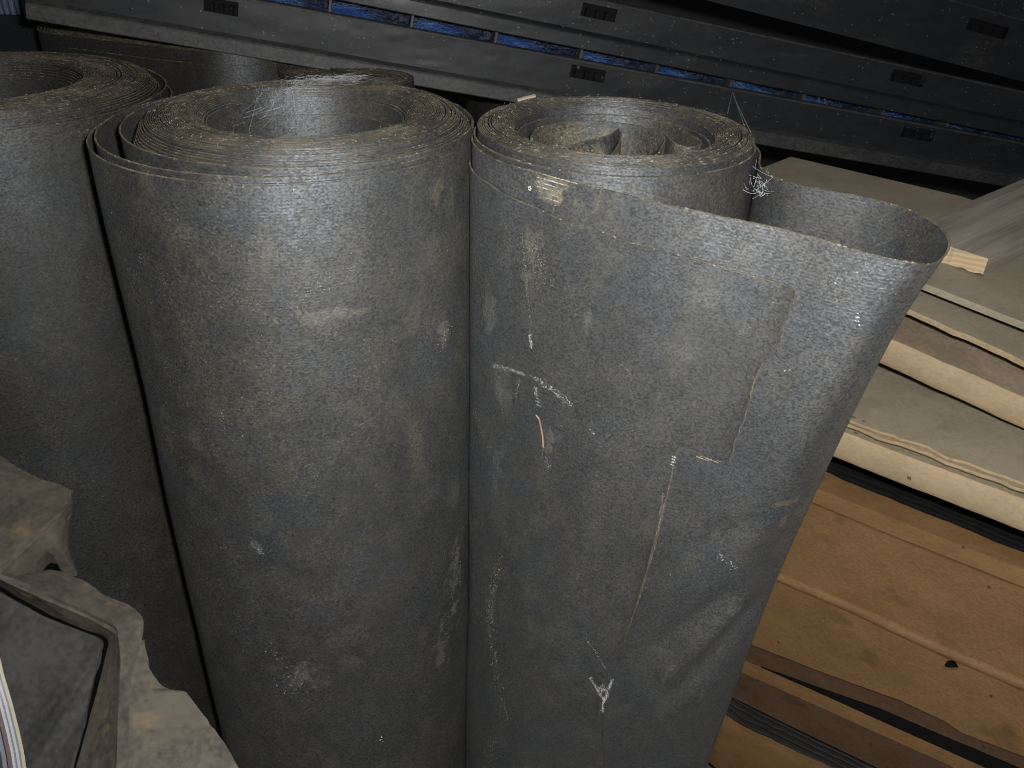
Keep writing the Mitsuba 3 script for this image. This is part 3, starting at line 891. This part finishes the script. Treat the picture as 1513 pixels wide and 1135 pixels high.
face_slab(sl, 'edge_face', [(1000, 952), (1098, 996), (1200, 1041), (1300, 1086), (1430, 1145), (1700, 1270), (1700, 1330), (1400, 1185), (1270, 1122), (1170, 1074), (1085, 1032), (1000, 992)], 0.0, 0.3, 'card_dark')
face_slab(sl, 'cut_top', [(1000, 943), (1099, 986), (1200, 1031), (1300, 1077), (1430, 1136), (1700, 1260), (1700, 1269), (1430, 1144), (1300, 1085), (1200, 1040), (1098, 995), (1000, 951)], -0.003, 0.3, 'card_brown')
for k in range(4):
    sheet_board('black_and_shade_sheet', ('topmost', 'second from top', 'third from top', 'lowest')[k] + ' of four thin dark sheets under the marked carton edge', 'black sheet', 'felt_dark', [(1085, 1036 + 9 * k), (1280, 1132 + 9 * k)], 0.0035, 0.016 - 0.003 * k, 0.3, seed=30 + k, rough=0.002,
                group='dark sheets low in the pile')
sheet_board('flattened_carton', 'brown carton at the foot of the pile in the bottom right corner', 'carton', 'card_brown', [(1072, 1072), (1240, 1152)], 0.09, -0.004, 0.35, rough=0.002, seed=41, round_=0.003)

# the plank on top
pz = GREY_Z + 0.0175
p1, p2 = on_z(1461, 382, pz), on_z(1395, 371, pz)
pe = on_z(1513, 355, pz)
ex = (pe - p1) / np.linalg.norm(pe - p1)
ey = np.cross(EZ, ex)
wd = float((p2 - p1) @ ey)
pk = thing('wooden_plank', 'short weathered wooden plank lying on the grey sheet at right', 'plank')
endu = lambda y: 0.002 * math.sin(y * 300)
g = Grid()
nn = 26
yy = np.linspace(0, abs(wd) + 0.05, nn) * np.sign(wd)
rag = np.array([0.0015 * (meshkit.fbm(np.array([y * 300, 0, 1.0]), 2) - 0.5) for y in yy])
th = 0.016
low_rag = np.array([0.004 * max(0, meshkit.fbm(np.array([y * 160, 3, 1.0]), 3) - 0.45) for y in yy])
L = 0.5
p0 = p1.copy()
A_ = np.array([p0 + ey * y + ex * r for y, r in zip(yy, rag)])
Bt = np.array([p0 + ey * y + ex * L for y in yy])
g.add(np.stack([A_, Bt], 0), np.stack([np.c_[0 * yy, yy], np.c_[0 * yy + L, yy]], 0), flip=True)
g.add(np.stack([A_ - EZ * th, Bt - EZ * th], 0), np.stack([np.c_[0 * yy, yy], np.c_[0 * yy + L, yy]], 0))
for c in (0, -1):
    g.add(np.stack([[A_[c], Bt[c]], [A_[c] - EZ * th, Bt[c] - EZ * th]], 0), np.array([[[0, 0], [L, 0]], [[0, th], [L, th]]]))
m, uv = g.mesh()
obj('plank_face', m, 'plank_wood', pk, uv=uv)
g = Grid()
g.add(np.stack([A_ - ex * 0.0003, A_ - EZ * (th - low_rag)[:, None] - ex * 0.0008], 0), np.stack([np.c_[yy, 0 * yy], np.c_[yy, 0 * yy + th]], 0))
m, uv = g.mesh()
obj('end_grain', m, 'plank_end', pk, uv=uv)

# ------------------------------------------------------------------ the folded panel at lower left


def loft(a, b, n=40, k=6, bulge=0.0):
    a, b = resample(np.array([at(*q) for q in a]), n), resample(np.array([at(*q) for q in b]), n)
    w = np.linspace(0, 1, k)[:, None, None]
    return a[None] * (1 - w) + b[None] * w


def solid(grids, thick, smooth_it=2, sub=1, amp=0.0015, seed=0):
    g = Grid()
    for V in grids:
        g.add(V)
    (v, f), _ = g.mesh()
    m = trimesh.Trimesh(v, f, process=True)
    m.merge_vertices(digits_vertex=4)
    m.update_faces(m.nondegenerate_faces())
    m.remove_unreferenced_vertices()
    trimesh.repair.fix_winding(m)
    if sub:
        for _ in range(sub):
            m = m.subdivide()
    trimesh.smoothing.filter_laplacian(m, 0.5, smooth_it)
    n = m.vertex_normals
    c = m.vertices.mean(0)
    if (n * (CAM - m.vertices)).sum() < 0:
        m.invert()
        n = -n
    v = m.vertices + n * (amp * 2 * (meshkit.fbm(m.vertices * 60, 3, seed) - 0.5))[:, None]
    ed = m.edges
    es = np.sort(ed, 1)
    uq, inv, cnt = np.unique(es, axis=0, return_inverse=True, return_counts=True)
    bd = ed[cnt[inv.ravel()] == 1]
    N = len(v)
    side = np.vstack([np.c_[bd[:, 1], bd[:, 0], bd[:, 0] + N], np.c_[bd[:, 1], bd[:, 0] + N, bd[:, 1] + N]])
    return trimesh.Trimesh(np.vstack([v, v - n * thick]), np.vstack([m.faces, m.faces[:, ::-1] + N, side]), process=False)


def rag_px(p, amp, seed, n=60):
    p = resample(np.array(p, float), n)
    j = meshkit.fbm(np.c_[np.arange(n) * 0.55, np.zeros(n), np.zeros(n) + seed], 3, seed) - 0.5
    p[:, 0] += amp * 2 * j
    p[:, 1] += amp * 2 * (meshkit.fbm(np.c_[np.arange(n) * 0.5 + 50, np.zeros(n), np.zeros(n) + seed], 3, seed) - 0.5)
    return p


tray = thing('bent_tray', 'dusty bent grey tray with a raised rim and broken edges at lower left', 'tray')
S1a = [(-90, 645, .66), (0, 699, .655), (40, 727, .65), (70, 744, .645), (100, 753, .64), (116, 762, .635)]
S1b = [(-90, 960, .56), (8, 888, .575), (40, 858, .585), (75, 823, .60), (103, 793, .615), (118, 774, .633)]
obj('upper_face', solid([loft(S1a, S1b, 50, 12)], 0.003, 2, 1, 0.0010, 1), 'tray_dust', tray, smooth=50)
S2b = [(12, 892, .585), (52, 897, .60), (72, 884, .615), (86, 866, .625), (100, 868, .63), (108, 888, .632), (118, 886, .635), (127, 887, .635), (122, 868, .635), (113, 848, .636), (111, 820, .638), (117, 790, .637), (118, 777, .634)]
S2a = [(8, 889, .5755), (25, 873, .580), (40, 858, .585), (55, 844, .592), (75, 823, .60), (90, 807, .607), (103, 793, .615), (112, 782, .625), (118, 774, .633)]
obj('broken_flange', solid([loft(S2a, rag_px(S2b, 1.2, 3, 70), 60, 10)], 0.003, 2, 1, 0.0010, 2), 'tray_dust', tray, smooth=50, label='lighter broken edge with a jagged notch')
rim_o = [(-60, 872, .60), (20, 893, .598), (55, 899, .600), (90, 890, .602), (118, 897, .600), (140, 905, .596), (170, 929, .590), (205, 941, .584), (219, 951, .580), (227, 966, .576), (226, 985, .572), (220, 1010, .566), (210, 1042, .560), (206, 1090, .550), (206, 1135, .540), (204, 1230, .52)]
rim_i = [(-60, 852, .575), (2, 891, .575), (40, 909, .575), (80, 927, .574), (120, 944, .572), (150, 958, .570), (174, 971, .567), (184, 977, .565), (187, 983, .563), (189, 1000, .560), (191, 1020, .557), (192, 1041, .553), (190, 1090, .545), (188, 1135, .536), (186, 1230, .515)]
wall_i = [(-60, 862, .600), (0, 897, .600), (40, 922, .598), (88, 949, .596), (120, 962, .594), (145, 972, .592), (162, 978, .590), (169, 982, .588), (172, 989, .586), (168, 1005, .584), (163, 1025, .580), (157, 1048, .577), (145, 1095, .570), (134, 1135, .562), (108, 1230, .54)]
flo = [(-60, 1300, .56), (-60, 1280, .56), (-55, 1260, .56), (-50, 1240, .56), (-40, 1230, .56), (-30, 1230, .56), (0, 1230, .555), (30, 1230, .55), (60, 1230, .55), (100, 1230, .541)]
obj('raised_rim', solid([loft(rag_px(rim_o, 1.6, 4, 80), rim_i, 90, 8)], 0.003, 2, 1, 0.0012, 3), 'tray_dust', tray, smooth=60)
obj('recess_wall', solid([loft(rim_i, wall_i, 90, 6)], 0.003, 1, 1, 0.0006, 4), 'tray_dust', tray, smooth=60)
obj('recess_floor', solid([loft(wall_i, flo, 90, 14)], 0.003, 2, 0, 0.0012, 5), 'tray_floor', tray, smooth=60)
sk_a = [(216, 985, .576), (204, 1020, .571), (199, 1050, .566), (196, 1090, .558), (195, 1135, .548), (192, 1230, .528)]
sk_b = [(224, 985, .577), (232, 1026, .576), (248, 1049, .577), (266, 1058, .577), (285, 1056, .576), (300, 1077, .572), (320, 1103, .567), (346, 1136, .560), (400, 1230, .55)]
obj('skirt', solid([loft(sk_a, rag_px(sk_b, 1.8, 6, 60), 60, 10)], 0.003, 2, 1, 0.0015, 6), 'tray_dust', tray, smooth=60)
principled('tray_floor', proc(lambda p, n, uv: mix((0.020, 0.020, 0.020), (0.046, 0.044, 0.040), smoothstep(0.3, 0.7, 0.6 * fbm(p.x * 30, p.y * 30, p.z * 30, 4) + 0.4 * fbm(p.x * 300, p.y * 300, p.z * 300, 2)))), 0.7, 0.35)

# curled glossy sheets in the bottom left corner
cs = thing('plastic_sheet_bundle', 'edge of a curled bundle of white and grey glossy sheets in the bottom left corner', 'plastic sheets')
base = np.array([(-9, 960), (0, 1000), (12, 1040), (22, 1080), (29, 1112), (34, 1145), (40, 1230)], float)
offs, cols = [0, 5, 8, 12, 15, 19, 27, 40], ['sheet_cream', 'sheet_blue', 'sheet_white', 'sheet_blue', 'sheet_white', 'sheet_maroon', 'sheet_blue']
for k, c in enumerate(cols):
    a = [(x - offs[k], y + offs[k] * 0.2, .46 - 0.002 * k) for x, y in base]
    b = [(x - offs[k + 1] + 0.6, y + offs[k + 1] * 0.2, .47 - 0.002 * k) for x, y in base]
    obj('curled_sheet', solid([loft(a, b, 40, 4)], 0.002, 0, 0, 0.0, 7), c, cs, smooth=60)

# ------------------------------------------------------------------ grit, scuffs, webs, straw
def flake(p, n, r, rng):
    t = np.cross(n, [0.3, 0.5, 0.8])
    t /= np.linalg.norm(t)
    b = np.cross(n, t)
    k = rng.integers(4, 6)
    a = np.sort(rng.uniform(0, 2 * math.pi, k))
    ring = p + (np.cos(a)[:, None] * t * rng.uniform(0.5, 1.3) + np.sin(a)[:, None] * b) * (r * rng.uniform(0.5, 1.0, k))[:, None]
    apex = p + n * r * 0.5
    V = np.vstack([ring, apex])
    f = [(i, (i + 1) % k, k) for i in range(k)]
    return V, f


class Flakes:
    def __init__(self):
        self.v, self.f, self.n = [], [], 0

    def add(self, p, n, r, rng):
        V, f = flake(np.asarray(p, float), np.asarray(n, float), r, rng)
        self.v.append(V)
        self.f += [tuple(np.array(t) + self.n) for t in f]
        self.n += len(V)

    def mesh(self):
        return np.vstack(self.v), np.array(self.f)


class Patch(Surface):
    pass


over_V = [o for o, _ in OVER]
over_s = []
for o, uv_ in OVER:
    tn = np.gradient(o[..., :2], axis=1)
    nr = np.stack([tn[..., 1], -tn[..., 0]], -1)
    nr /= np.linalg.norm(nr, axis=-1, keepdims=True) + 1e-12
    over_s.append(Surface(o, uv_, nr, up=2))


def right_pick(x, y):
    c = [s.pick(x, y) for s in over_s]
    c = [q for q in c if q[3] < 1.5]
    if c:
        return min(c, key=lambda q: q[3])
    return flap_s.pick(x, y)


rng = np.random.default_rng(99)
W1, O1 = Flakes(), Flakes()
lines = [([(770, 345), (776, 400), (782, 460), (785, 498)], 55, 2.0, .00028, 'w'), ([(783, 495), (786, 515)], 45, 2.0, .0004, 'w'),
         ([(728, 541), (752, 546), (775, 553)], 60, 3, .00045, 'w'), ([(787, 558), (800, 566), (820, 578), (845, 600)], 90, 4, .0004, 'w'),
         ([(790, 572), (797, 602)], 50, 3, .0004, 'w'), ([(768, 560), (762, 585)], 22, 3, .00035, 'w'), ([(735, 552), (742, 610)], 40, 4, .00028, 'w'),
         ([(803, 660), (812, 695)], 25, 4, .0003, 'w'), ([(702, 612), (722, 660), (740, 700), (757, 735)], 80, 4, .00028, 'o'),
         ([(738, 822), (730, 870), (722, 905)], 70, 5, .0004, 'o'), ([(725, 905), (728, 960), (735, 1010), (750, 1063)], 110, 5, .0004, 'w'), ([(735, 1080), (722, 1120)], 50, 9, .0004, 'o'),
         ([(872, 1001), (882, 1018), (893, 1036)], 75, 1.6, .0005, 'w'), ([(905, 1004), (899, 1020), (893, 1036)], 85, 2.2, .00055, 'w'), ([(893, 1030), (890, 1052)], 60, 1.6, .0005, 'w'), ([(886, 1016), (896, 1022)], 40, 4, .0005, 'w'),
         ([(866, 945), (880, 963), (896, 990)], 26, 1.5, .0004, 'w'), ([(862, 622), (878, 642)], 18, 2, .0004, 'w'), ([(996, 676), (994, 690)], 35, 2, .0005, 'w'), ([(1030, 675), (1064, 683)], 50, 1.6, .0004, 'o'),
         ([(797, 246), (850, 262)], 230, 13, .00042, 'o'), ([(800, 275), (835, 262)], 120, 9, .00042, 'w'), ([(815, 290), (822, 300)], 40, 6, .0004, 'o'), ([(790, 362), (800, 420)], 60, 10, .0003, 'o'),
         ([(1275, 405), (1330, 385)], 30, 14, .00028, 'w'), ([(1225, 415), (1245, 412)], 14, 6, .0003, 'w'), ([(1265, 466), (1270, 480)], 12, 2, .0005, 'w'), ([(1060, 818), (1085, 838)], 24, 4, .00045, 'w'), ([(980, 728), (975, 760)], 30, 1.2, .0004, 'o'), ([(994, 692), (985, 735), (976, 770), (965, 810), (955, 850), (941, 895)], 150, 1.6, .00030, 'o'), ([(982, 745), (972, 790), (960, 835)], 60, 1.4, .0003, 'w'), ([(941, 895), (925, 940), (905, 985)], 30, 1.4, .00025, 'o')]
for pts_, cnt, jit, rad, wh in lines:
    q = resample(np.array(pts_, float), int(cnt * 1.9))
    for x, y in q:
        x, y = x + rng.normal(0, jit * 0.6), y + rng.normal(0, jit * 0.6)
        p, u_, n, d = right_pick(x, y)
        if d < 4:
            (W1 if wh == 'w' else O1).add(p, n, rad * 1.05 * rng.uniform(0.35, 1.6), rng)
for k in range(800):
    x, y = rng.uniform(700, 1390), rng.uniform(250, 1135)
    p, u_, n, d = right_pick(x, y)
    if d < 1.5:
        (W1 if rng.random() < 0.4 else O1).add(p, n, rng.uniform(.00016, .00042) * (1.8 if rng.random() < 0.05 else 1), rng)
p, u_, n, d = right_pick(783, 281)
for k in range(8):
    W1.add(p + np.r_[rng.normal(0, .0006, 2), rng.normal(0, .0008)], n, .0016, rng)
obj('plaster_grit', W1.mesh(), 'plaster', right, kind='stuff')
obj('ochre_grit', O1.mesh(), 'ochre_dust', right, kind='stuff')

W2, O2 = Flakes(), Flakes()
for pts_, cnt, jit, rad, wh in [([(328, 605), (332, 640)], 12, 3, .00028, 'w'), ([(470, 418), (480, 430)], 8, 3, .0003, 'w'), ([(395, 955), (430, 990), (455, 1020)], 90, 9, .00026, 'w'), ([(410, 1000), (440, 1030)], 50, 8, .00028, 'w'),
                                ([(688, 745), (675, 850), (655, 970)], 130, 7, .00026, 'o'), ([(380, 810), (390, 820)], 20, 4, .0003, 'w'), ([(560, 1085), (566, 1095)], 12, 3, .0004, 'w'), ([(650, 520), (665, 480)], 60, 8, .00028, 'o'),
                                ([(205, 375), (208, 385)], 4, 3, .0003, 'w'), ([(515, 390), (430, 470)], 60, 20, .0003, 'o')]:
    for x, y in resample(np.array(pts_, float), cnt):
        p, u_, n, d = main_s.pick(x + rng.normal(0, jit * .6), y + rng.normal(0, jit * .6))
        if d < 4:
            (W2 if wh == 'w' else O2).add(p, n, rad * 1.6 * rng.uniform(.4, 1.5), rng)
for k in range(900):
    x, y = rng.uniform(140, 692), rng.uniform(275, 1135)
    p, u_, n, d = main_s.pick(x, y)
    if d < 1.5:
        (W2 if rng.random() < 0.35 else O2).add(p, n, rng.uniform(.00016, .0004) * (1.8 if rng.random() < .04 else 1), rng)
# grit lying on the wound tops
for c_, ri, ro, zz, cnt, (Wa, Oa) in ((MC, .0765, .116, ZT, 260, (W2, O2)), (RC, .079, .101, ZT, 320, (W1, O1))):
    pass
for k in range(260):
    a, r_ = rng.uniform(0, 2 * math.pi), rng.uniform(.078, .114)
    (W2 if rng.random() < .3 else O2).add([MC[0] + r_ * math.cos(a), MC[1] + r_ * math.sin(a), ZT + .0006], [0, 0, 1], rng.uniform(.0003, .0008), rng)
obj('plaster_grit', W2.mesh(), 'plaster', main, kind='stuff')
obj('ochre_grit', O2.mesh(), 'ochre_dust', main, kind='stuff')
W3 = Flakes()
for k in range(300):
    a, r_ = rng.uniform(0, 2 * math.pi), rng.uniform(.079, .1005)
    W3.add([RC[0] + r_ * math.cos(a), RC[1] + r_ * math.sin(a), ZT + .0006], [0, 0, 1], rng.uniform(.0003, .0009), rng)
obj('rim_grit', W3.mesh(), 'ochre_dust', right, kind='stuff')
W4 = Flakes()
for k in range(120):
    a, r_ = rng.uniform(-2.6, 1.2), rng.uniform(.082, .138)
    W4.add([LC[0] + r_ * math.cos(a), LC[1] + r_ * math.sin(a), LZ + .0008], [0, 0, 1], rng.uniform(.0003, .0010), rng)
obj('rim_grit', W4.mesh(), 'ochre_dust', lroll, kind='stuff')

# straw
sp = []
for x, y in [(795, 612), (800, 617), (803, 628), (805, 643), (806, 659)]:
    p, u_, n, d = right_pick(x, y)
    sp.append(p + n * 0.0030)
st = obj('straw_twig', tube(resample(sp, 16), 0.0007, 7), 'straw', smooth=True)
labels[st] = {'label': 'short reddish straw stuck upright on the front of the right felt roll', 'category': 'straw'}
# a scrap of tan tape on the far rim of the right roll
tp = [on_z(x, y, ZT + 0.001) for x, y in [(764, 146), (777, 142), (790, 139)]]
tb = [q + np.array([0.001, -0.0065, 0.0]) for q in tp]
sc_ = obj('tape_scrap', solid([np.stack([tp, tb], 0)], 0.0012, 0, 2, 0.0008, 3), 'tape', smooth=True)
labels[sc_] = {'label': 'small tan scrap lying on the far rim of the right felt roll', 'category': 'scrap'}


def strands(name, label, polys, r, seed, sag=0.004):
    rg = np.random.default_rng(seed)
    ms = []
    for a, b in polys:
        a, b = np.asarray(a, float), np.asarray(b, float)
        t = np.linspace(0, 1, 10)[:, None]
        p = a * (1 - t) + b * t + 4 * t * (1 - t) * np.array([0, 0, -1]) * sag * rg.uniform(0.2, 1)
        ms.append(tube(p, r * rg.uniform(0.6, 1.3), 3))
    k = obj(name, cat(ms), 'web')
    labels[k] = {'label': label, 'category': 'cobweb'}
    return k


rg = np.random.default_rng(5)
po = []
back = [on_z(x, y, ZT + 0.003) for x, y in [(400, 130), (430, 122), (450, 118), (475, 114), (500, 112), (520, 110), (455, 119), (465, 116)]]
frnt = [on_z(x, y, ZT - 0.018) for x, y in [(395, 165), (420, 185), (440, 160), (432, 190), (380, 170), (450, 180), (410, 190), (335, 180)]]
for k in range(110):
    a = back[rg.integers(len(back))] + rg.normal(0, [0.010, 0.004, 0.001])
    b = frnt[rg.integers(len(frnt))] + rg.normal(0, [0.012, 0.006, 0.004])
    po.append((a, b))
for k in range(60):
    a = back[rg.integers(2, 6)] + rg.normal(0, [0.012, 0.003, 0.001])
    b = on_z(rg.uniform(420, 545), rg.uniform(110, 125), ZT + 0.004) + rg.normal(0, [0.004, 0.002, 0.001])
    po.append((a, b))
strands('cobweb', 'grey cobweb stretched over the hole of the left middle roll', po, 0.00007, 6)
q1, q2 = on_plane(1082, 137, VQ, VN), on_z(1113, 203, ZT - 0.004)
po = [(q1, q2), (q1 + [0.001, 0, 0], q2 + [-0.004, 0, 0.001]), (q1, on_z(1075, 168, ZT))]
strands('cobweb', 'single cobweb thread from the lowest vent to the rim of the right roll', po, 0.00018, 7, 0.001)
po = []
c0 = flap_s.pick(1118, 275)[0]
c0 = on_z(1116, 262, ZB - 0.004)
for k in range(60):
    a = on_z(1124 + rg.normal(0, 8), 270 + rg.normal(0, 9), ZB - 0.008 + rg.normal(0, 0.002))
    po.append((a, a + rg.normal(0, 0.0032, 3)))
po.append((on_z(1112, 246, ZB + 0.002), on_z(1142, 262, ZB + 0.001)))
po.append((on_z(1118, 280, ZB - 0.006), on_z(1142, 262, ZB + 0.001)))
strands('cobweb', 'tuft of white cobweb where the sprung flap leaves the right roll', po, 0.00009, 8, 0.001)
